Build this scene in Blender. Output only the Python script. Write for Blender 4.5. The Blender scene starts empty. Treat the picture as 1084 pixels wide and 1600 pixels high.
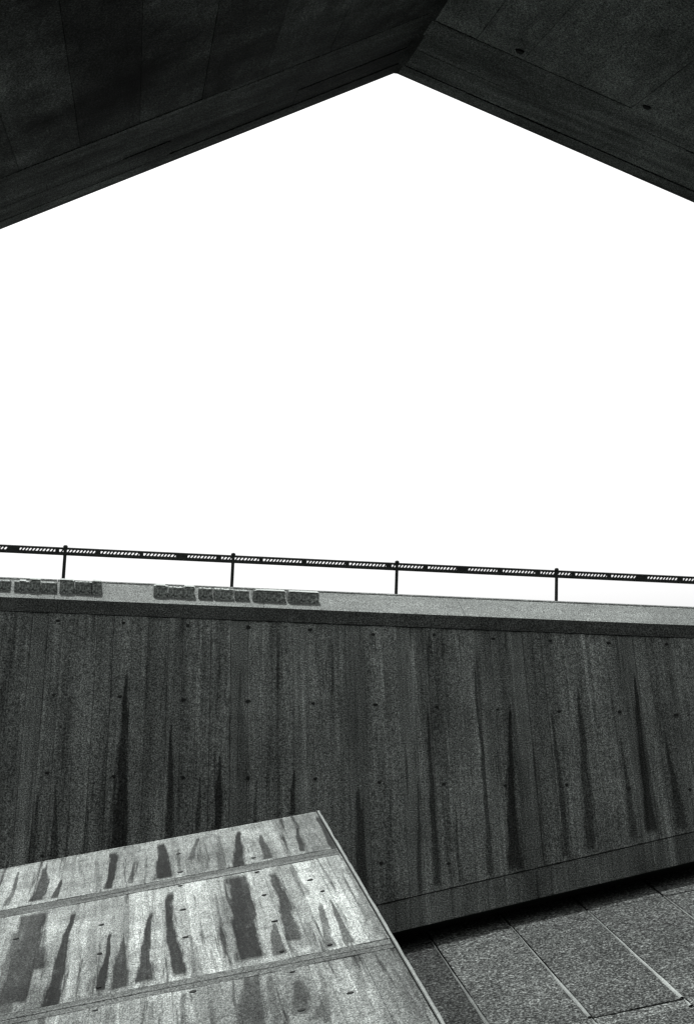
import bpy, math, random
from mathutils import Vector, Matrix
random.seed(7)
C = bpy.context.scene.collection
S = bpy.context.scene

# ------------------------------------------------------------------ camera
FL = 2222.0                                   # focal length in photo pixels (50 mm on a portrait frame)
PITCH = math.radians(10.0)                    # how far the long axis of the place climbs away from us
d1c = Vector((-337, 30, -FL)).normalized()
hc = Vector((15515, -805, -FL))
Xc = (hc - d1c * hc.dot(d1c)).normalized()
Zc = Xc.cross(d1c)
D1 = Vector((0, math.cos(PITCH), math.sin(PITCH)))      # the axis of the slabs and of the roof ridge
ZF = Vector((0, -math.sin(PITCH), math.cos(PITCH)))
UX = Vector((1, 0, 0))
R = Matrix((UX, D1, ZF)).transposed() @ Matrix((Xc, d1c, Zc))
cam = bpy.data.cameras.new('camera'); camo = bpy.data.objects.new('camera', cam); C.objects.link(camo)
camo.matrix_world = R.to_4x4()
cam.sensor_fit = 'VERTICAL'; cam.sensor_height = 36; cam.lens = FL / 1600 * 36
cam.clip_end = 6000
S.camera = camo

# ------------------------------------------------------------------ sky, sun, exposure
SUN_EL, SUN_AZ = math.radians(68.4), math.radians(-20)
w = bpy.data.worlds.new('World'); S.world = w; w.use_nodes = True
nt = w.node_tree; nt.nodes.clear()
sk = nt.nodes.new('ShaderNodeTexSky'); sk.sky_type = 'NISHITA'; sk.sun_disc = False
sk.sun_elevation = SUN_EL; sk.sun_rotation = SUN_AZ
sk.air_density = 1.0; sk.dust_density = 4.0
hs = nt.nodes.new('ShaderNodeHueSaturation'); hs.inputs['Saturation'].default_value = 0.0   # black-and-white film
bg = nt.nodes.new('ShaderNodeBackground'); bg.inputs['Strength'].default_value = 0.10
ow = nt.nodes.new('ShaderNodeOutputWorld')
nt.links.new(sk.outputs[0], hs.inputs['Color']); nt.links.new(hs.outputs[0], bg.inputs['Color'])
nt.links.new(bg.outputs[0], ow.inputs['Surface'])
sun = bpy.data.lights.new('sun', 'SUN'); sun.energy = 3.4; sun.angle = math.radians(0.53)
suno = bpy.data.objects.new('sun', sun); C.objects.link(suno)
SD = Vector((math.sin(SUN_AZ) * math.cos(SUN_EL), math.cos(SUN_AZ) * math.cos(SUN_EL), math.sin(SUN_EL)))
suno.rotation_euler = SD.to_track_quat('Z', 'Y').to_euler(); suno.location = SD * 60
S.view_settings.view_transform = 'Standard'; S.view_settings.look = 'None'
S.view_settings.exposure = 1.3; S.view_settings.gamma = 1.0; S.view_settings.use_curve_mapping = False

# ------------------------------------------------------------------ geometry helpers
def ray(x, y):
    return (R @ Vector((x - 542, 800 - y, -FL))).normalized()

class Frame:
    """a plane of the place: origin, x across, y along the grain, z out of the surface"""
    def __init__(s, o, x, y):
        s.o = Vector(o); s.x = Vector(x).normalized(); s.z = s.x.cross(Vector(y)).normalized(); s.y = s.z.cross(s.x)
        s.m = Matrix((s.x, s.y, s.z)).transposed().to_4x4(); s.m.translation = s.o
    def at(s, px, py):
        r = ray(px, py); p = r * (s.o.dot(s.z) / r.dot(s.z)) - s.o
        return (p.dot(s.x), p.dot(s.y))

def tag(o, label=None, cat=None, group=None, kind=None):
    if label: o['label'] = label
    if cat: o['category'] = cat
    if group: o['group'] = group
    if kind: o['kind'] = kind
    return o

def empty(name, frame=None, loc=None, **k):
    o = bpy.data.objects.new(name, None); C.objects.link(o); o.empty_display_size = .3
    if frame: o.matrix_world = frame.m
    if loc: o.location = loc
    return tag(o, **k)

def mesh(name, vs, fs, mat, parent=None, color=1.0, smooth=False, **k):
    me = bpy.data.meshes.new(name); me.from_pydata([tuple(v) for v in vs], [], fs); me.update()
    if mat: me.materials.append(mat)
    if smooth:
        for p in me.polygons: p.use_smooth = True
    o = bpy.data.objects.new(name, me); C.objects.link(o)
    if parent: o.parent = parent
    o.color = (color, color, color, 1)
    return tag(o, **k)

BF = [(0, 3, 2, 1), (4, 5, 6, 7), (0, 1, 5, 4), (1, 2, 6, 5), (2, 3, 7, 6), (3, 0, 4, 7)]
def slab_vf(quad, z0, z1):
    """quad: four (x, y) corners anticlockwise"""
    return [(x, y, z0) for x, y in quad] + [(x, y, z1) for x, y in quad], list(BF)
def board(name, quad, z0, z1, mat, parent, color=1.0, bev=0.0, **k):
    if bev <= 0:
        v, f = slab_vf(quad, z0, z1)
        return mesh(name, v, f, mat, parent, color, **k)
    cx = sum(q[0] for q in quad) / 4; cy = sum(q[1] for q in quad) / 4
    ins = [(x - math.copysign(bev, x - cx), y - math.copysign(bev, y - cy)) for x, y in quad]
    v = [(x, y, z0) for x, y in quad] + [(x, y, z1 - bev) for x, y in quad] + [(x, y, z1) for x, y in ins]
    f = [(0, 3, 2, 1), (8, 9, 10, 11)]
    for a in range(4):
        b = (a + 1) % 4
        f += [(a, b, b + 4, a + 4), (a + 4, b + 4, b + 8, a + 8)]
    return mesh(name, v, f, mat, parent, color, **k)
def rect(x0, x1, y0, y1): return [(x0, y0), (x1, y0), (x1, y1), (x0, y1)]

def plug(name, c, rx, ry, z, mat, parent, n=10):
    """a shallow cup ring: rim just proud, floor sunk in its middle"""
    vs, fs = [], []
    for r, zz in ((1.0, z - .01), (1.0, z + .002), (.82, z + .003), (.55, z + .0015)):
        for i in range(n):
            a = 2 * math.pi * i / n; j = 1 + .12 * math.sin(3 * a + c[0] * 9)
            vs.append((c[0] + rx * r * j * math.cos(a), c[1] + ry * r * j * math.sin(a), zz))
    for k in range(3):
        for i in range(n):
            j = (i + 1) % n; fs.append((k * n + i, k * n + j, (k + 1) * n + j, (k + 1) * n + i))
    fs.append(tuple(3 * n + i for i in range(n)))
    return mesh(name, vs, fs, mat, parent)

# ------------------------------------------------------------------ materials
TINT = (0.93, 1.0, 0.955)                    # the faint green-grey of the print
def flame_group():
    g = bpy.data.node_groups.new('stain_tongue', 'ShaderNodeTree')
    for n in ('X', 'Y', 'ax', 'ay', 'inv', 'dx', 'wt', 'wb', 'strength', 'prev', 'soft', 'edge'):
        g.interface.new_socket(n, in_out='INPUT', socket_type='NodeSocketFloat')
    g.interface.new_socket('mask', in_out='OUTPUT', socket_type='NodeSocketFloat')
    gi = g.nodes.new('NodeGroupInput'); go = g.nodes.new('NodeGroupOutput')
    def M(op, a, b=None, c=None, clamp=False):
        n = g.nodes.new('ShaderNodeMath'); n.operation = op; n.use_clamp = clamp
        for i, q in enumerate((a, b, c)):
            if q is None: continue
            if isinstance(q, (int, float)): n.inputs[i].default_value = q
            else: g.links.new(q, n.inputs[i])
        return n.outputs[0]
    I = gi.outputs
    t = M('MULTIPLY', M('SUBTRACT', I['ay'], I['Y']), I['inv'])
    tc = M('MAXIMUM', t, 0.0)
    c = M('MULTIPLY_ADD', I['dx'], t, I['ax'])
    wd = M('MULTIPLY_ADD', I['wb'], M('POWER', tc, .8), I['wt'])
    e = M('ADD', M('DIVIDE', M('ABSOLUTE', M('SUBTRACT', I['X'], c)), M('ADD', wd, .004)), I['edge'])
    m = M('MULTIPLY', M('SUBTRACT', 1.3, e), I['soft'], clamp=True)
    lo = M('MULTIPLY', M('ADD', t, 0.0), 14.0, clamp=True)
    hi = M('MULTIPLY', M('SUBTRACT', 1.0, t), 25.0, clamp=True)
    m = M('MULTIPLY', M('MULTIPLY', M('MULTIPLY', m, lo), hi), I['strength'])
    g.links.new(M('MAXIMUM', m, I['prev']), go.inputs[0])
    return g
FG = flame_group()

def concrete(name, base, grain=.25, speck=.45, mott=.3, stains=(), stain_dark=.36, sx=9.0, sy=.5, speck_scale=46, wob=.05, bump=.4, rough=.9, coarse=0.0, soft=2.2, blotch=0.0, edge_amp=1.8, streaks=0.0, bands=0.0):
    m = bpy.data.materials.new(name); m.use_nodes = True; t = m.node_tree; N = t.nodes; L = t.links
    bs = N['Principled BSDF']; bs.inputs['Roughness'].default_value = rough
    bs.inputs['Specular IOR Level'].default_value = .04
    tc = N.new('ShaderNodeTexCoord').outputs['Object']
    def noise(scale, detail=4, vec=None, sc=None, ro=.6, loc=(0, 0, 0), dist=0.0):
        mp = N.new('ShaderNodeMapping'); mp.inputs['Scale'].default_value = sc or (1, 1, 1); mp.inputs['Location'].default_value = loc
        L.new(vec or tc, mp.inputs[0])
        n = N.new('ShaderNodeTexNoise'); n.inputs['Scale'].default_value = scale; n.inputs['Detail'].default_value = detail
        n.inputs['Roughness'].default_value = ro; n.inputs['Distortion'].default_value = dist
        L.new(mp.outputs[0], n.inputs['Vector']); return n.outputs[0]
    def M(op, a, b=None, c=None, clamp=False):
        n = N.new('ShaderNodeMath'); n.operation = op; n.use_clamp = clamp
        for i, q in enumerate((a, b, c)):
            if q is None: continue
            if isinstance(q, (int, float)): n.inputs[i].default_value = q
            else: L.new(q, n.inputs[i])
        return n.outputs[0]
    def fac(n, amp, gain=2.0):   # 1 + amp * centred noise
        return M('MULTIPLY_ADD', M('SUBTRACT', n, .5), amp * gain, 1.0)
    oi = N.new('ShaderNodeObjectInfo')
    sep = N.new('ShaderNodeSeparateColor'); L.new(oi.outputs['Color'], sep.inputs[0])
    g_n = noise(1.0, 3, sc=(sx, sy, sx), ro=.7)
    g_f = noise(1.0, 2, sc=(sx * 5, sy * 2.2, sx * 5), ro=.6, loc=(3, 7, 1))
    mo = noise(.9, 5, loc=(11, 3, 5))
    mo2 = noise(4.0, 4, loc=(1, 13, 5))
    spk = noise(speck_scale, 1.5, ro=.8, loc=(.3, .1, .7))
    v = fac(g_n, grain * 1.6)
    v = M('MULTIPLY', v, fac(g_f, grain * .8))
    v = M('MULTIPLY', v, fac(mo, mott * 1.6))
    v = M('MULTIPLY', v, fac(mo2, mott * .7))
    v = M('MULTIPLY', v, M('MULTIPLY', M('POWER', M('MULTIPLY', spk, 2.0), speck * 2.2), 1 - .12 * speck))
    if coarse:
        v = M('MULTIPLY', v, fac(noise(12.0, 3, sc=(1, 3.0, 1), loc=(2, 2, 2), ro=.75), coarse))
    v = M('MULTIPLY', v, sep.outputs[0])
    if bands:           # soft tonal bands and pale lime runs along the grain
        v = M('MULTIPLY', v, fac(noise(1.0, 3, sc=(1.7, .12, 1), loc=(41, 2, 4), ro=.6), bands))
        pn = noise(1.0, 4, sc=(8, .3, 1), loc=(51, 2, 4), ro=.7)
        v = M('MULTIPLY', v, M('MULTIPLY_ADD', M('MULTIPLY', M('SUBTRACT', pn, .54), 6.0, clamp=True), bands * .8, 1.0))
    if stains:
        xy = N.new('ShaderNodeSeparateXYZ'); L.new(tc, xy.inputs[0])
        wx = M('MULTIPLY_ADD', M('SUBTRACT', noise(1.0, 4, sc=(2.5, .9, 1), ro=.5, loc=(5, 5, 5)), .5), wob * 2, xy.outputs[0])
        wx = M('MULTIPLY_ADD', M('SUBTRACT', noise(9.0, 3, loc=(8, 5, 5)), .5), wob * .3, wx)
        wy = M('MULTIPLY_ADD', M('SUBTRACT', noise(1.0, 3, sc=(12, .8, 1), loc=(9, 1, 5)), .5), wob * 1.0, xy.outputs[1])
        edge = M('MULTIPLY', M('SUBTRACT', noise(1.0, 4, sc=(26, 1.1, 1), loc=(2, 9, 5), ro=.7), .47), edge_amp)
        prev = 0.0
        for (ax, ay, bl, br, by, wt, st) in stains:
            q = N.new('ShaderNodeGroup'); q.node_tree = FG
            L.new(wx, q.inputs['X']); L.new(wy, q.inputs['Y'])
            for k, val in (('ax', ax), ('ay', ay), ('inv', 1 / (ay - by)), ('dx', (bl + br) / 2 - ax), ('wt', wt), ('wb', max(.004, (br - bl) / 2 - wt)), ('strength', st), ('soft', soft)):
                q.inputs[k].default_value = val
            L.new(edge, q.inputs['edge'])
            if prev != 0.0: L.new(prev, q.inputs['prev'])
            prev = q.outputs[0]
        if streaks:     # thin runs of damp down the grain
            sn = noise(1.0, 4, sc=(13, .55, 1), loc=(31, 2, 4), ro=.7, dist=.2)
            prev = M('MAXIMUM', prev, M('MULTIPLY', M('MULTIPLY', M('SUBTRACT', sn, .55), 8.0, clamp=True), streaks))
        if blotch:      # ragged damp blotches lying across the boards
            bn = noise(1.0, 5, sc=(2.2, 3.6, 1), loc=(21, 4, 4), ro=.65, dist=.4)
            bl_ = M('MULTIPLY', M('MULTIPLY', M('SUBTRACT', bn, .56), 7.0, clamp=True), blotch)
            prev = M('MAXIMUM', prev, bl_)
        tear = M('MULTIPLY_ADD', M('SUBTRACT', noise(5.0, 5, sc=(1.6, .6, 1), loc=(4, 4, 4)), .5), 1.0, 1.05, clamp=True)
        v = M('MULTIPLY', v, M('SUBTRACT', 1.0, M('MULTIPLY', M('MULTIPLY', prev, tear), 1 - stain_dark)))
    v = M('MAXIMUM', M('MULTIPLY', v, base), .0015)
    cc = N.new('ShaderNodeCombineColor')
    for i in range(3): L.new(M('MULTIPLY', v, TINT[i]), cc.inputs[i])
    L.new(cc.outputs[0], bs.inputs['Base Color'])
    b = N.new('ShaderNodeBump'); b.inputs['Strength'].default_value = bump; b.inputs['Distance'].default_value = .012
    L.new(M('ADD', M('MULTIPLY', g_f, .6), M('ADD', M('MULTIPLY', spk, .5), g_n)), b.inputs['Height'])
    L.new(b.outputs[0], bs.inputs['Normal'])
    return m

def stain_list(fr, lst):
    out = []
    for (px, py, xl, xr, yb, topw, st) in lst:
        ax, ay = fr.at(px, py); bl, by = fr.at(xl, yb); br, by2 = fr.at(xr, yb)
        w2 = abs(fr.at(px + topw / 2 + .01, py)[0] - ax)
        out.append((ax, ay, bl, br, (by + by2) / 2, w2, st))
    return out

# ================================================================== LARGE STRUCTURE
# ---- the battered wall --------------------------------------------------------
WA = math.radians(70.19)
V = Vector((0, math.cos(WA), math.sin(WA)))
NW = UX.cross(V)                                  # towards us
if NW.y > 0: NW = -NW
DW = 18.675
wf = Frame(-NW * DW, UX, V)
assert wf.z.dot(NW) > .99
TOPV = (wf.at(0, 935)[1] + wf.at(1084, 977)[1]) / 2
# ---- the tilted planes --------------------------------------------------------
TILT = math.radians(11.5)
d2 = UX * math.cos(TILT) + ZF * math.sin(TILT)
bx_, by_ = wf.at(850, 1401)
Pb = wf.o + wf.x * bx_ + wf.y * by_               # a point of the wall's foot
NP = d2.cross(D1)
GAP = .24                                         # open joint between the wall's foot and the terrace
pf = Frame(NP * (NP.dot(Pb) - GAP), d2, D1)       # terrace surface
BLK = 2.55
sf = Frame(NP * (NP.dot(Pb) - GAP + BLK), d2, D1) # top of the pale slab
print('wall top v', TOPV, 'terrace', pf.o, 'slab', sf.o, 'slab corner', sf.at(495, 1265), sf.at(250, 1314), sf.at(0, 1363), sf.at(700, 1600), sf.at(0,1600))
# the wall's foot in wall coordinates: the wall is cut parallel to the terrace
fx0, fy0 = wf.at(850, 1401)
fd = NP.cross(NW); fd = fd if fd.x > 0 else -fd
FS = fd.dot(wf.y) / fd.dot(wf.x)
def foot(u): return fy0 + (u - fx0) * FS
jy = wf.at(850, 1354)[1] - foot(wf.at(850, 1354)[0])   # height of the base band
print('foot slope', FS, 'band', jy)

wall_st = stain_list(wf, [
 (199,1040,168,201,1352,0,1), (268,1125,255,271,1325,1,.9), (345,1175,329,346,1305,1,1), (313,1210,306,315,1310,1,.8),
 (461,1200,451,461,1275,1,.9), (400,1215,396,403,1290,1,.7), (742,1030,760,771,1378,1,.85), (793,1095,795,819,1367,1,1),
 (860,1105,879,891,1345,1,.75), (903,1070,914,933,1335,2,.8), (990,1045,1010,1028,1305,1,.95), (968,1145,984,996,1312,1,.7),
 (1040,1170,1056,1077,1298,2,.7), (667,1100,676,689,1392,1,.85), (650,1215,656,663,1400,1,.75), (713,1262,717,724,1382,1,.7),
 (560,1225,554,580,1440,2,.8), (88,1225,78,91,1360,1,.8), (62,1235,37,54,1370,1,.75), (137,1255,126,139,1350,1,.6),
 (378,1110,370,382,1300,2,.35), (165,1105,148,168,1350,3,.4), (610,1230,600,612,1420,2,.4), (490,1150,485,497,1275,3,.25),
 (1010,1200,1030,1042,1310,2,.4), (840,1180,846,853,1350,1,.35), (75,985,70,88,1100,8,.3), (695,1150,700,716,1385,2,.3)])
m_wall = concrete('shaded board-marked concrete', .13, streaks=.7, bands=.9, grain=.42, speck=1.5, speck_scale=62, mott=.35, stains=wall_st, stain_dark=.2, sx=3.5, sy=.16, soft=1.6, wob=.06)
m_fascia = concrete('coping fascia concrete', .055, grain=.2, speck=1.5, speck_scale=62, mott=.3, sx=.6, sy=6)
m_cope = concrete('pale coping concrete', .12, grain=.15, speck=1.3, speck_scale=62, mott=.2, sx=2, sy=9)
m_core = concrete('dark joint concrete', .03, grain=.2, speck=.3)
m_plug = concrete('painted tie hole shade', .02, grain=0, speck=.3)  # dark colour stands in for the shade inside open tie holes

wall = empty('battered_wall', wf, label='tall dark board-marked concrete wall with dark tapering stains, closing the view below the railing', cat='wall')
U0, U1 = -7.0, 14.0
BOARDW = .245
core = [(U0, foot(U0)), (U1, foot(U1)), (U1, TOPV), (U0, TOPV)]
v, f = slab_vf(core, -1.4, -.045)
mesh('wall_core', v, f, m_core, wall)
FASC = .205
u = U0; k = 0; tone = 1.0
rb = random.Random(3)
while u < U1:
    bw = BOARDW * rb.uniform(.8, 1.2); u2 = min(u + bw, U1)
    tone = rb.choice([1, 1, 1.03, .95, .88, 1.1, .97, 1.18, .85, 1.0])
    z = rb.uniform(-.006, .006)
    g = rb.choice([.0008, .0012, .003])
    q = [(u + g, foot(u) + jy + .009), (u2 - g, foot(u2) + jy + .009), (u2 - g, TOPV - FASC - .006), (u + g, TOPV - FASC - .006)]
    board('board', q, -.05, z, m_wall, wall, tone, bev=.0015)
    u = u2; k += 1
# base band in cast lengths
u = U0
while u < U1:
    bw = rb.uniform(1.2, 2.4); u2 = min(u + bw, U1)
    q = [(u + .002, foot(u)), (u2 - .002, foot(u2)), (u2 - .002, foot(u2) + jy - .005), (u + .002, foot(u) + jy - .005)]
    board('base_board', q, -.05, -.004 + rb.uniform(-.003, .003), m_wall, wall, rb.uniform(.6, .8))
    u = u2
# fascia under the coping, in lengths
u = U0
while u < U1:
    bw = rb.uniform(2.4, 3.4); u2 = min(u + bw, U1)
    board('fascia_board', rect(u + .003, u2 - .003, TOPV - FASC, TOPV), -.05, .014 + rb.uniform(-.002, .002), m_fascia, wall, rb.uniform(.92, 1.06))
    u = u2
# tie holes on their grid
H0 = wf.at(91.98, 970.3); H1 = wf.at(1041.04, 1008.03); hs_ = (H1[0] - H0[0]) / 10
row = (wf.at(82.96, 1086.46)[1] - wf.at(73.4, 1209.2)[1])
print('tie grid', hs_, row)
for j in range(0, 5):
    for i in range(-3, 15):
        cu = H0[0] + i * hs_ + rb.uniform(-.02, .02); cv = H0[1] - j * row + rb.uniform(-.02, .02)
        if cv < foot(cu) + jy + .15 or cv > TOPV - FASC - .035: 
            if j: continue
            cv = min(cv, TOPV - FASC - .05)
        plug('tie_hole', (cu, cv), rb.uniform(.024, .034), rb.uniform(.017, .024), .008, m_plug, wall)
# coping: a strip that slopes back from the edge, cast in lengths
CS = math.radians(27)
top0 = wf.o + wf.y * TOPV + wf.z * .02            # front edge line (any x)
cf = Frame((0, top0.y, top0.z), UX, (0, math.cos(CS), math.sin(CS)))
CW = .73
u = U0
while u < U1:
    u2 = min(u + 3.0, U1)
    vs = []
    for x in (u + .003, u2 - .003):
        vs += [(x, .004, -.30), (x, .004, 0), (x, CW, 0), (x, CW + .9, -.52), (x, CW + .9, -.9)]
    fs = [(0, 1, 2, 3, 4), (9, 8, 7, 6, 5)] + [(a, a + 5, (a + 1) % 5 + 5, (a + 1) % 5) for a in range(5)]
    # lift the coping sections into the wall's own frame so that they are its parts
    M_ = wf.m.inverted() @ cf.m
    vs = [M_ @ Vector(q) for q in vs]
    mesh('coping', vs, fs, m_cope, wall, rb.uniform(.93, 1.06))
    u = u2

u = U0
while u < U1:                                     # low lip along the back of the coping
    u2 = min(u + 3.0, U1)
    M_ = wf.m.inverted() @ cf.m
    v_, f_ = slab_vf(rect(u + .003, u2 - .003, CW + .003, CW + .05), -.08, .010)
    mesh('coping_lip', [M_ @ Vector(q) for q in v_], f_, m_fascia, wall, 1.6)
    u = u2

# ---- ground, terrace body ------------------------------------------------------
m_ground = concrete('asphalt ground', .06, grain=.05, speck=.4, mott=.3, sx=1, sy=1)
mesh('ground', [(-3000, -3000, -9), (3000, -3000, -9), (3000, 3000, -9), (-3000, 3000, -9)], [(0, 1, 2, 3)], m_ground, kind='structure')

# ---- the panelled terrace --------------------------------------------------------
m_panel = concrete('coarse washed panel', .043, grain=.15, speck=1.9, mott=.4, sx=1.2, sy=3.0, speck_scale=38, bump=1.0, coarse=1.8)
m_lit_seam = concrete('painted seam edge light', .17, grain=.2, speck=.4, mott=.3, sx=1, sy=3)  # pale colour stands for the light on panel seam edges
m_under = concrete('terrace core', .05, speck=.3)
terr = empty('panelled_terrace', pf, label='sloping terrace of coarse grey panels at the foot of the dark wall', cat='terrace')
J1 = (pf.at(675.7, 1471.5)[0] + pf.at(758.6, 1596)[0]) / 2
J2 = (pf.at(800.6, 1451)[0] + pf.at(924, 1593.6)[0]) / 2
J3 = (pf.at(964, 1463)[0] + pf.at(1072, 1560)[0]) / 2
J4 = pf.at(1026, 1392)[0]
PW = (J4 - J1) / 3
CR1 = pf.at(634, 1481)[1]; CR1 = (CR1 + pf.at(950, 1416)[1]) / 2
CR2 = (pf.at(895, 1599)[1] + pf.at(1075, 1557)[1]) / 2
CR3 = (pf.at(1050, 1580)[1])
PL = CR1 - CR2
print('joints', J1, J2, J3, J4, 'rows', CR1, CR2, CR3)
Yw = (Pb - pf.o).dot(pf.y)                       # where the wall stands
v, f = slab_vf(rect(-9, 16, -8, Yw + 1.6), -1.4, -.06)
mesh('terrace_core', v, f, m_under, terr)
rows = [(Yw + 1.1, CR1), (CR1, CR2), (CR2, CR3), (CR3, CR3 - PL), (CR3 - PL, CR3 - 2 * PL), (CR3 - 2 * PL, CR3 - 3 * PL)]
rt = random.Random(11)
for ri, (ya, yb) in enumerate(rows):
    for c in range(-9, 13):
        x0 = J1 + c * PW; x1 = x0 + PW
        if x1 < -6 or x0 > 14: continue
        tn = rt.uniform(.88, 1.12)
        if c < 0: tn *= .5                         # the darker row of panels beside the pale slab
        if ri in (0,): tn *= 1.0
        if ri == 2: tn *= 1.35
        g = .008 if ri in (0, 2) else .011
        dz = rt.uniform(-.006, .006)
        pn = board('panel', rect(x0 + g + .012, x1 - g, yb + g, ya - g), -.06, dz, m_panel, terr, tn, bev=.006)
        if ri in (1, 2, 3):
            # pale strip beside each long joint: its lit edge painted in, uneven in width
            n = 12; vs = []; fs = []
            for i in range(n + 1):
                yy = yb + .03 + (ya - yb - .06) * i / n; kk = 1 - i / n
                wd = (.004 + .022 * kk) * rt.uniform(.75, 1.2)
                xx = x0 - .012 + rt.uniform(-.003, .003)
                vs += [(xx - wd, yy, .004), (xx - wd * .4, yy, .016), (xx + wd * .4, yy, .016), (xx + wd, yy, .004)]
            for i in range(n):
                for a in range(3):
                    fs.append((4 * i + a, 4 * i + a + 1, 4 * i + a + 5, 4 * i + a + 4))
            if c <= 4: mesh('lit_seam_strip', vs, fs, m_lit_seam, terr, [.55, .8, 1.1, 1.0][c % 4])

# ---- the pale slab --------------------------------------------------------
sl_st = stain_list(sf, [
 (30,1361,7,17,1416,2,.8), (72,1355,45,66,1409,4,.95), (94,1374,79,91,1404,1,.95), (181,1330,161,175,1390,9,1), (209,1345,204,211,1380,1,.8),
 (255,1316,240,269,1374,8,1), (309,1309,296,306,1343,3,.75), (370,1298,362,385,1363,5,1), (342,1303,339,354,1363,4,.45), (406,1303,410,425,1343,2,.9),
 (464,1292,469,477,1331,2,.9), (497,1274,518,531,1328,5,.9), (125,1348,123,129,1372,2,.4), (282,1325,279,284,1362,2,.6), (152,1342,147,155,1395,5,.35),
 (62,1421,-12,34,1575,30,.95), (50,1425,14,74,1520,24,.9), (30,1450,-20,22,1590,10,.8), (116,1421,62,92,1578,2,1), (172,1455,154,167,1549,2,1), (191,1467,173,202,1545,3,.9), (236,1422,211,235,1537,2,1),
 (264,1391,266,288,1528,8,1), (368,1364,372,417,1502,30,1), (427,1361,450,474,1472,9,.9), (513,1402,543,557,1474,2,.85), (496,1410,507,526,1482,3,.8),
 (429,1440,428,449,1492,4,.8), (540,1350,575,588,1440,3,.5), (200,1405,190,205,1470,10,.3), (300,1460,296,312,1530,4,.4), (150,1412,140,152,1550,14,.25), (478,1440,470,490,1480,6,.45),
 (394,1512,377,417,1625,22,.75), (286,1549,282,292,1625,4,.6), (462,1530,455,484,1586,6,.6), (70,1568,54,68,1620,5,.7), (507,1556,478,522,1592,3,.6), (550,1500,560,585,1590,6,.35), (455,1352,470,482,1400,4,.5), (570,1400,590,606,1462,4,.5), (336,1395,346,352,1450,2,.4), (105,1500,90,104,1560,3,.35), (500,1520,505,520,1600,4,.5), (420,1520,425,440,1610,5,.45), (330,1560,335,350,1640,6,.4), (610,1500,640,665,1600,4,.35), (128,1430,118,126,1500,3,.3), (20,1450,-20,0,1530,6,.4), (170,1575,160,180,1650,8,.25), (240,1565,232,246,1650,4,.4)])
m_slab = concrete('sunlit stained concrete', .148, streaks=.95, bands=.45, grain=.45, speck=1.3, speck_scale=85, mott=.45, stains=sl_st, stain_dark=.12, sx=5, sy=.5, wob=.07, soft=2.2, blotch=.5)
m_band = concrete('grey lift joint concrete', .068, grain=.4, speck=1.4, speck_scale=85, mott=.3, sx=.5, sy=8)
m_rim = concrete('slab rim painted edge light', .135, grain=.1, speck=.3, mott=.2)  # light caught by the chamfer is put into this pale colour
SE = (sf.at(495, 1265)[0] + sf.at(600, 1432)[0] + sf.at(695, 1592)[0]) / 3      # right edge
ST = sum(sf.at(*q)[1] for q in ((495, 1265), (250, 1313), (60, 1350))) / 3         # far edge
B1b = sum(sf.at(*q)[1] for q in ((268, 1384), (457, 1351), (30, 1427))) / 3
B1a = sum(sf.at(*q)[1] for q in ((300, 1369), (390, 1349), (100, 1404))) / 3
B2b = sum(sf.at(*q)[1] for q in ((205, 1563), (357, 1532), (565, 1491))) / 3
B2a = sum(sf.at(*q)[1] for q in ((133, 1560), (300, 1530), (400, 1505))) / 3
print('slab', SE, ST, B1a, B1b, B2a, B2b, [sf.at(*q)[1] for q in ((495, 1265), (250, 1313), (60, 1350))], [sf.at(*q)[0] for q in ((495, 1265), (600, 1432), (695, 1592))])
slab = empty('sloping_slab', sf, label='pale sunlit concrete slab with dark flame-shaped stains, in front of the dark wall at lower left', cat='concrete slab')
v, f = slab_vf(rect(-9, SE - .05, -8, ST - .02), -BLK - 1.0, -.05)
mesh('slab_core', v, f, m_core, slab)
rs = random.Random(5)
lifts = [(ST - .035, B1a, .92), (B1b, B2a, 1.15), (B2b, B2b - (B1b - B2a), .75), (B2b - (B1b - B2a) - .3, -8, .8)]
for li, (ya, yb, tn0) in enumerate(lifts):
    x = -9.0
    while x < SE - .06:
        x2 = min(x + .19 * rs.uniform(.6, 1.5), SE - .045)
        board('board', rect(x + .0006, x2 - .0006, yb + .005, ya - .005), -.055, rs.uniform(-.003, .003), m_slab, slab, tn0 * rs.choice([1, 1.1, .86, 1.2, .74, .95, 1.3, .82]), bev=.001)
        x = x2
for (ya, yb) in ((B1a, B1b), (B2a, B2b), (lifts[2][1], lifts[3][0])):
    ym = ya + (yb - ya) * .55
    for (p, q) in ((ya, ym), (ym, yb)):
        x = -9.0
        while x < SE - .06:
            x2 = min(x + rs.uniform(.7, 1.9), SE - .045)
            board('joint_board', rect(x + .001, x2 - .001, q + rs.choice([.002, .006, .012]), p - .003), -.055, rs.uniform(-.004, .002), m_band, slab, rs.uniform(.85, 1.15), bev=.002)
            x = x2
x = -9.0
while x < SE - .06:
    x2 = min(x + rs.uniform(.8, 2.0), SE - .045)
    board('edge_board', rect(x + .001, x2 - .001, ST - .033, ST), -.2, rs.uniform(-.002, .003), m_slab, slab, rs.uniform(1.0, 1.2), bev=.003)
    x = x2
n = 150; vs = []; fs = []
for i in range(n + 1):
    yy = -8 + (ST + 8) * i / n
    e = rs.choice([0, 0, .001, -.002, -.004]) + rs.uniform(-.002, .002)
    vs += [(SE - .034, yy, -.01), (SE - .030, yy, .006 + e * .5), (SE - .008 + e, yy, .008), (SE + e, yy, -.012), (SE, yy, -BLK - 1)]
for i in range(n):
    for a in range(4): fs.append((5 * i + a, 5 * i + a + 5, 5 * i + a + 6, 5 * i + a + 1))
mesh('slab_rim', vs, fs, m_rim, slab)
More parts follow.
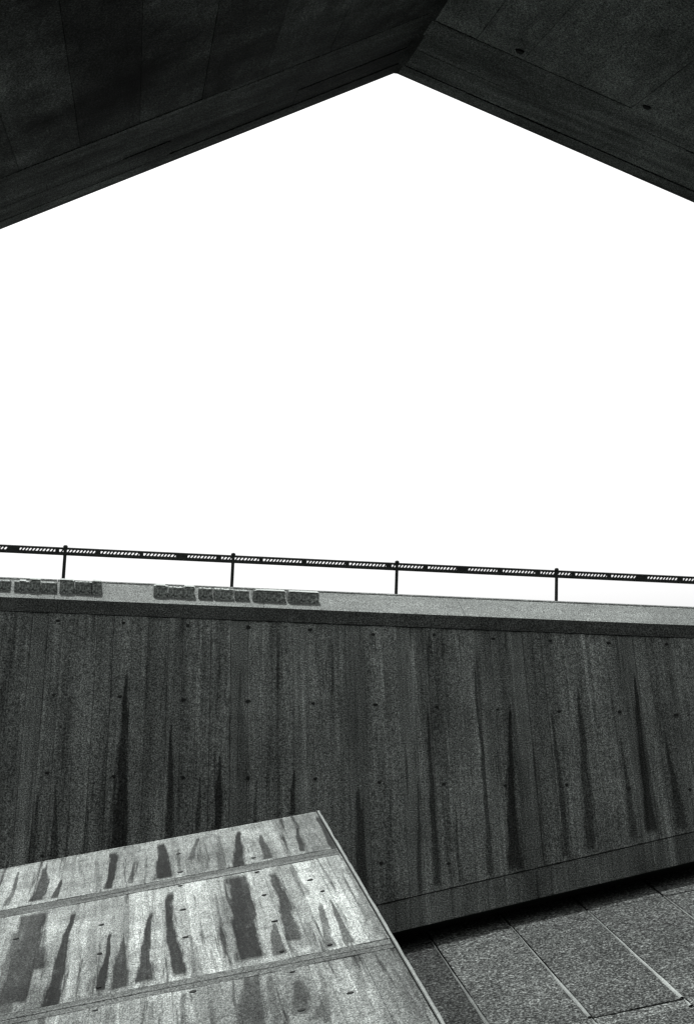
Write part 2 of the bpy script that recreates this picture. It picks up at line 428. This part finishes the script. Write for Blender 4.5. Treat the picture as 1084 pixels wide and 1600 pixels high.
for (a, b) in ((1010,305),(1020,408),(575,705),(565,868),(1035,620),(1050,775),(540,1190),(560,1058),(1020,485),(95,785)):
    plug('tie_hole', sf.at(a / 3.613, 1250 + b / 3.613), rs.uniform(.022, .03), rs.uniform(.012, .02), .004, m_plug, slab)
for (a, b) in ((420,328),(440,408),(480,537),(540,685),(80,1082),(580,855),(640,972),(690,1188),(810,515),(965,1090),(850,818),(740,452)):
    plug('tie_hole', sf.at(280 + a / 3.613, 1250 + b / 3.613), rs.uniform(.02, .03), rs.uniform(.012, .022), .004, m_plug, slab)

# ---- the gabled roof we stand under --------------------------------------------------------
DR = 8.0
def onfront(x, y):
    r = ray(x, y); return r * (DR / D1.dot(r))
PA, PLf, PRt = onfront(617, 114), onfront(0, 359), onfront(1084, 317)
dl = (PLf - PA).normalized(); dr = (PRt - PA).normalized()
lf = Frame(PA, dl, D1)       # z points?  made to face down below
rf = Frame(PA, dr, D1)
print('roof', dl, dr, lf.z, rf.z)
print('right lines', [rf.at(*q) for q in ((1084,270),(702,100),(1084,212),(842,107),(1084,300),(867,70),(1060,162),(842,95),(1009,167),(812,80))])
print('left lines', [lf.at(*q) for q in ((0,317),(542,121),(0,292),(542,97),(45,257),(320,160),(331,100),(97,210))])
m_soff = concrete('dark soffit concrete', .16, bands=.5, grain=.45, speck=1.5, mott=.7, sx=4, sy=.4, speck_scale=130)
m_sedge = concrete('soffit edge board concrete', .13, bands=0, grain=.6, speck=1.5, mott=.7, sx=.35, sy=7, speck_scale=130)
m_sedgel = concrete('darker soffit edge board concrete', .055, bands=0, grain=.6, speck=1.5, mott=1.2, sx=.35, sy=7, speck_scale=130)
m_soffl = concrete('darker soffit concrete', .052, bands=.5, grain=.4, speck=1.5, mott=1.5, sx=4, sy=.4, speck_scale=130)  # left slope, boards and edges, darker than the right slope
m_rtop = concrete('roof top concrete', .1, speck=.3)
roof = empty('gabled_roof', loc=PA, label='dark underside of a gabled concrete roof with board marks, framing the top of the view', cat='roof')
def soffit(fr, mat, sgn, edges, bw, seed, tones):
    """sgn: +1 where the frame's z points up out of the roof, -1 where it points down"""
    r_ = random.Random(seed)
    M_ = Matrix.Translation(-PA) @ fr.m
    def put(name, quad, z, color, mt=mat):
        zz = (z, z + .06) if sgn > 0 else (-z - .06, -z)
        v_, f_ = slab_vf(quad, *zz)
        return mesh(name, [M_ @ Vector(q) for q in v_], f_, mt, roof, color)
    LEN = 7.5
    # body above
    zz = (.05, .65) if sgn > 0 else (-.65, -.05)
    v_, f_ = slab_vf(rect(0, LEN, -16, -.02), *zz)
    mesh('roof_slope', [M_ @ Vector(q) for q in v_], f_, m_rtop, roof)
    ya = 0
    for (yb, tn) in edges:
        x = 0
        while x < LEN:
            x2 = min(LEN, x + (r_.uniform(.3, .9) if ya == 0 else r_.uniform(.5, 1.7)))
            j0, j1 = ((r_.uniform(-.0012, .0005), r_.uniform(-.0012, .0005)) if ya == 0 else (-.002, -.002))
            jj = r_.choice([.0015, .004, .010]); 
            put('edge_board', [(x + .0005, yb + jj), (x2 - .0005, yb + jj + r_.uniform(0, .002)), (x2 - .0005, ya + j1), (x + .0005, ya + j0)], (0 if ya == 0 else r_.uniform(0, .006)), tn * r_.uniform(.85, 1.15), m_sedge if mat is m_soff else m_sedgel)
            x = x2
        ya = yb
    x = 0; 
    while x < LEN:
        x2 = min(LEN, x + bw * r_.uniform(.85, 1.15))
        yy = ya + 0
        while yy > -9:
            y2 = yy - r_.uniform(1.8, 3.2)
            put('board', rect(x + .0012, x2 - .0012, y2 + .001, yy - r_.choice([.001, .004])), r_.uniform(0, .005), r_.choice(tones))
            yy = y2
        x = x2
_y = Vector((0, 0, 1))
_r = [(-.05, 0, .03), (.05, 0, .03), (.05, 0, .75), (-.05, 0, .75)]
_v = [D1 * (-.004) + UX * a + ZF * (c - .035) for a, b, c in _r] + [D1 * (-16) + UX * a + ZF * (c - .035) for a, b, c in _r]
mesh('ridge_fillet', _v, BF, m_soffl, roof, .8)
sl_ = 1 if lf.z.z > 0 else -1; sr_ = 1 if rf.z.z > 0 else -1
yl = lambda fr, *qs: sum(fr.at(*q)[1] for q in qs) / len(qs)
soffit(rf, m_soff, sr_, [(yl(rf, (1084, 300)), .6), (yl(rf, (1084, 270), (702, 100)), .8), (yl(rf, (1084, 240), (780, 108)), 1.0), (yl(rf, (1084, 212), (842, 107)), 1.05)], .30, 21, [1, .9, 1.1, 1.2, .8, .95])
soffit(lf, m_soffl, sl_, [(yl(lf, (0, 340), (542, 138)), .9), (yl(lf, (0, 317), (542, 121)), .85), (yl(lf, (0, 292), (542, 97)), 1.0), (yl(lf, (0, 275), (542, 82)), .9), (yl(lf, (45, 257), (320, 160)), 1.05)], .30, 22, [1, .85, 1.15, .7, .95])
for (a, b) in ((1010, 167), (812, 80)):
    x, y = rf.at(a, b)
    M_ = Matrix.Translation(-PA) @ rf.m
    o = plug('tie_hole', (x, y), .022, .022, .004, m_plug, roof)
    sgn = -1 if sr_ > 0 else 1
    for vtx in o.data.vertices:
        c = vtx.co.copy(); c.z = c.z * sgn; vtx.co = M_ @ c
# the building that carries it: side walls and a back wall, outside the frame, plus unseen masses added to cut skylight
m_side = concrete('house concrete', .10, speck=.3)
def wbox(name, x0, x1, y0, y1, z0, z1, mat, parent=None, **k):
    return mesh(name, [(x0, y0, z0), (x1, y0, z0), (x1, y1, z0), (x0, y1, z0), (x0, y0, z1), (x1, y0, z1), (x1, y1, z1), (x0, y1, z1)], BF, mat, parent, **k)
house = empty('concrete_house', loc=(0, -6, -9), label='dark concrete walls carrying the gabled roof behind the viewer, with unseen masses added to cut skylight', cat='building')
def hb(name, x0, x1, y0, y1, z0, z1):
    wbox(name, x0, x1, y0 + 6, y1 + 6, z0 + 9, z1 + 9, m_side, house)
hb('side_wall', PA.x - 6.9, PA.x - 6.5, -8, 5.5, -9, -.6)
hb('side_wall', PA.x + 6.5, PA.x + 6.9, -8, 5.5, -9, -.6)
hb('back_wall', PA.x - 6.9, PA.x + 6.9, -8.4, -8, -9, 1.2)
hb('sky_block_upper', PA.x - 20, PA.x + 20, -22, -3.0, 4.6, 20)  # unseen mass added above and behind to cut skylight on the wall
hb('sky_block_wing', PA.x - 20, PA.x - 19, -3.0, 9, -9, 20)  # unseen side masses, likewise added to keep skylight off
hb('sky_block_wing', PA.x + 19, PA.x + 20, -3.0, 9, -9, 20)


# ================================================================== OBJECTS
# ---- blocks on the coping --------------------------------------------------------
m_block = concrete('grey paving block', .25, grain=.05, speck=1.3, mott=.25, sx=3, sy=3)
m_cap = concrete('pale block top', .26, grain=0, speck=.4, mott=.2)
def cope_at(px, py): return cf.at(px, py)
blocks = [  # left px, right px, face height in px, cap (left, right) or None, label
 (-45, -4, 15, None, None),
 (-2, 15, 15, None, 'grey block cut by the left edge of the photo, leftmost on the coping'),
 (22, 49, 15, (30, 40), 'plain grey block, second in the row from the left edge'),
 (48, 62, 18, (46, 63), 'small block with a pale cap, third in the row from the left edge'),
 (64, 88, 15, None, 'dark recessed block on the coping, just left of the first railing post'),
 (93, 115, 19, (92, 113), 'tall block with pale cap standing right in front of the first railing post'),
 (117, 143, 18, None, 'dark block right of the first post, between two capped blocks'),
 (144, 158, 19, (144, 157), 'capped block beside the long bare gap, at the gap\'s left end'),
 (240, 262, 17, (243, 258), 'capped block beside the long bare gap, at the gap\'s right end'),
 (263, 286, 16, None, 'dark uncapped block, second to the right of the long bare gap'),
 (287, 304, 17, (288, 303), 'lighter block with a pale cap, third to the right of the long bare gap'),
 (310, 331, 16, None, 'short dark block left of the second railing post, after a wide pale joint'),
 (334, 364, 16, None, 'dark block on the coping directly in front of the second railing post'),
 (367, 389, 15, None, 'short dark block just right of the second railing post'),
 (395, 445, 16, (400, 444), 'long dark block, second from the right end of the row'),
 (450, 498, 16, (452, 497), 'long dark block at the right end of the row, beside bare coping')]
bk = random.Random(9)
for (xl, xr, hp, cap, lab) in blocks:
    xm = (xl + xr) / 2
    ybase = 923.3 + xm * .041                      # foot line of the row
    if not lab: continue
    b0 = cf.at(xl, ybase); b1 = cf.at(xr, ybase)
    yf = (b0[1] + b1[1]) / 2; hw = (b1[0] - b0[0]) / 2
    o0 = cf.o + cf.x * ((b0[0] + b1[0]) / 2) + cf.y * yf + cf.z * .001
    hgt = hp / 108.0 * 1.12; slp0 = math.tan(CS)
    slp = math.tan(CS); dep = (hgt + .01) / slp - .012
    t = empty('coping_block', loc=o0, label=lab, cat='block', group='blocks in a row on the wall coping')
    t.rotation_euler.z = bk.uniform(-.04, .04)
    # wedge body, its underside following the slope
    ht = max(hgt + .01, 0.0); top_back = ht + bk.uniform(.001, .006)
    prof = [(0, 0), (dep, slp * dep), (dep, top_back), (.03, ht), (0, ht - .022)]
    nn = len(prof); vs = [(-hw, a, b) for a, b in prof] + [(hw, a, b) for a, b in prof]
    fs = [tuple(range(nn)), tuple(range(2 * nn - 1, nn - 1, -1))] + [(a, a + nn, (a + 1) % nn + nn, (a + 1) % nn) for a in range(nn)]
    mesh('block_body', vs, fs, m_block, t, bk.uniform(.8, 1.15) * (1.35 if 'lighter' in lab else 1))
    if cap:
        c0 = (cap[0] - xl) / (xr - xl) * 2 * hw - hw; c1 = (cap[1] - xl) / (xr - xl) * 2 * hw - hw
        vs = []
        for (a, b) in ((-.010, ht - .012), (dep * .35, top_back + .001)):
            vs += [(c0, a, b), (c1, a, b)]
        vs += [(p[0], p[1] + (.004 if p[1] < 0 else 0), p[2] + (.004 if p[1] < 0 else .022)) for p in vs]
        mesh('block_cap', vs, [(0, 2, 3, 1), (4, 5, 7, 6), (0, 1, 5, 4), (2, 6, 7, 3), (0, 4, 6, 2), (1, 3, 7, 5)], m_cap, t)

# ---- the railing --------------------------------------------------------
m_steel = concrete('dark weathered steel', .035, grain=.1, speck=.5, mott=.4, sx=2, sy=2, rough=.55, bump=.15)
m_rod = concrete('galvanised lacing rod', .06, grain=.1, speck=.4, mott=.2, rough=.5, bump=.1)
RY = (cf.o + cf.y * CW).y + .30                   # the plane the railing stands in
def rail_at(px, py):
    r = ray(px, py); return r * (RY / r.y)
def tube(vs, fs, a, b, r, n=8):
    a = Vector(a); b = Vector(b); d = (b - a).normalized(); p = d.orthogonal().normalized(); q = d.cross(p); k = len(vs)
    for e in (a, b):
        for i in range(n):
            an = 2 * math.pi * i / n; vs.append(e + p * (r * math.cos(an)) + q * (r * math.sin(an)))
    for i in range(n): fs.append((k + i, k + (i + 1) % n, k + n + (i + 1) % n, k + n + i))
    fs.append(tuple(k + i for i in range(n))[::-1]); fs.append(tuple(k + n + i for i in range(n)))
A_ = rail_at(102.5, 858); B_ = rail_at(871, 893)
zt = (A_.z + B_.z) / 2
print('rail z ends', A_.z, B_.z, [rail_at(x, y).x for x, y in ((102.5, 860), (364.5, 871), (620, 883), (869, 895))])
RO = Vector((A_.x, RY, zt - 1.0))
rail = empty('railing', loc=RO, label='steel railing with laced twin rails on top of the dark wall', cat='railing')
px_m = 1 / 106.0
x0, x1 = U0, U1
def L_(p): return Vector(p) - RO
vs, fs = [], []; tube(vs, fs, L_((x0, RY, zt + .006)), L_((x1, RY, zt + .006)), .019, 10); mesh('top_rail', vs, fs, m_steel, rail, smooth=False)
vs, fs = [], []; tube(vs, fs, L_((x0, RY + .01, zt - .071)), L_((x1, RY + .01, zt - .071)), .028, 10); mesh('bottom_rail', vs, fs, m_steel, rail, smooth=False)
# lacing: slanting pale rods between the two rails, in runs between short plates
vs, fs = [], []; pv = []
run = .62; x = x0; rr = random.Random(4)
while x < x1:
    L = run * rr.uniform(.85, 1.1)
    hw = rr.choice([.03, .04, .09])
    v2, f2 = slab_vf([(x - hw, -.02), (x + hw, -.02), (x + hw, .03), (x - hw, .03)], 0, 0.06)
    q = [Vector((a - RO.x, b + 0.005, c - .066 + zt - RO.z)) for a, b, c in v2]
    mesh('rail_plate', q, f2, m_steel, rail)
    y_ = x + .05
    while y_ < x + L - .05:
        tube(vs, fs, L_((y_, RY - .002, zt - .066)), L_((y_ + .045, RY - .002, zt - .004)), .0125, 5)
        y_ += rr.uniform(.046, .056)
    x += L
mesh('lacing', vs, fs, m_rod, rail, kind='stuff')
pxs = [rail_at(x, y).x for x, y in ((102.5, 860), (364.5, 871), (620, 883), (869, 895))]
sp = (pxs[3] - pxs[0]) / 3
for i in range(-2, 6):
    X_ = pxs[i] if 0 <= i < 4 else pxs[0] + i * sp
    lean = .035
    a = Vector((X_, RY, zt)); b = Vector((X_ - lean * .0 - .012, RY + .0, zt - 1.0))
    vs, fs = [], []; tube(vs, fs, L_(b), L_(a + Vector((0, 0, .0))), .026, 10)
    p = mesh('post', vs, fs, m_steel, rail)
    # cap ball and collar
    vs, fs = [], []
    n = 10
    for j in range(7):
        th = math.pi * j / 6
        for q in range(n):
            an = 2 * math.pi * q / n
            vs.append(L_(a) + Vector((.036 * math.sin(th) * math.cos(an), .036 * math.sin(th) * math.sin(an), .034 + .028 * math.cos(th))))
    for j in range(6):
        for q in range(n):
            fs.append((j * n + q, j * n + (q + 1) % n, (j + 1) * n + (q + 1) % n, (j + 1) * n + q))
    mesh('post_cap', vs, fs, m_steel, p)
# the deck the railing stands on, behind the coping
wbox('roof_deck', U0, U1, (cf.o + cf.y * CW).y + .95, 40, zt - 1.5, zt - 1.0, m_rtop, kind='structure')
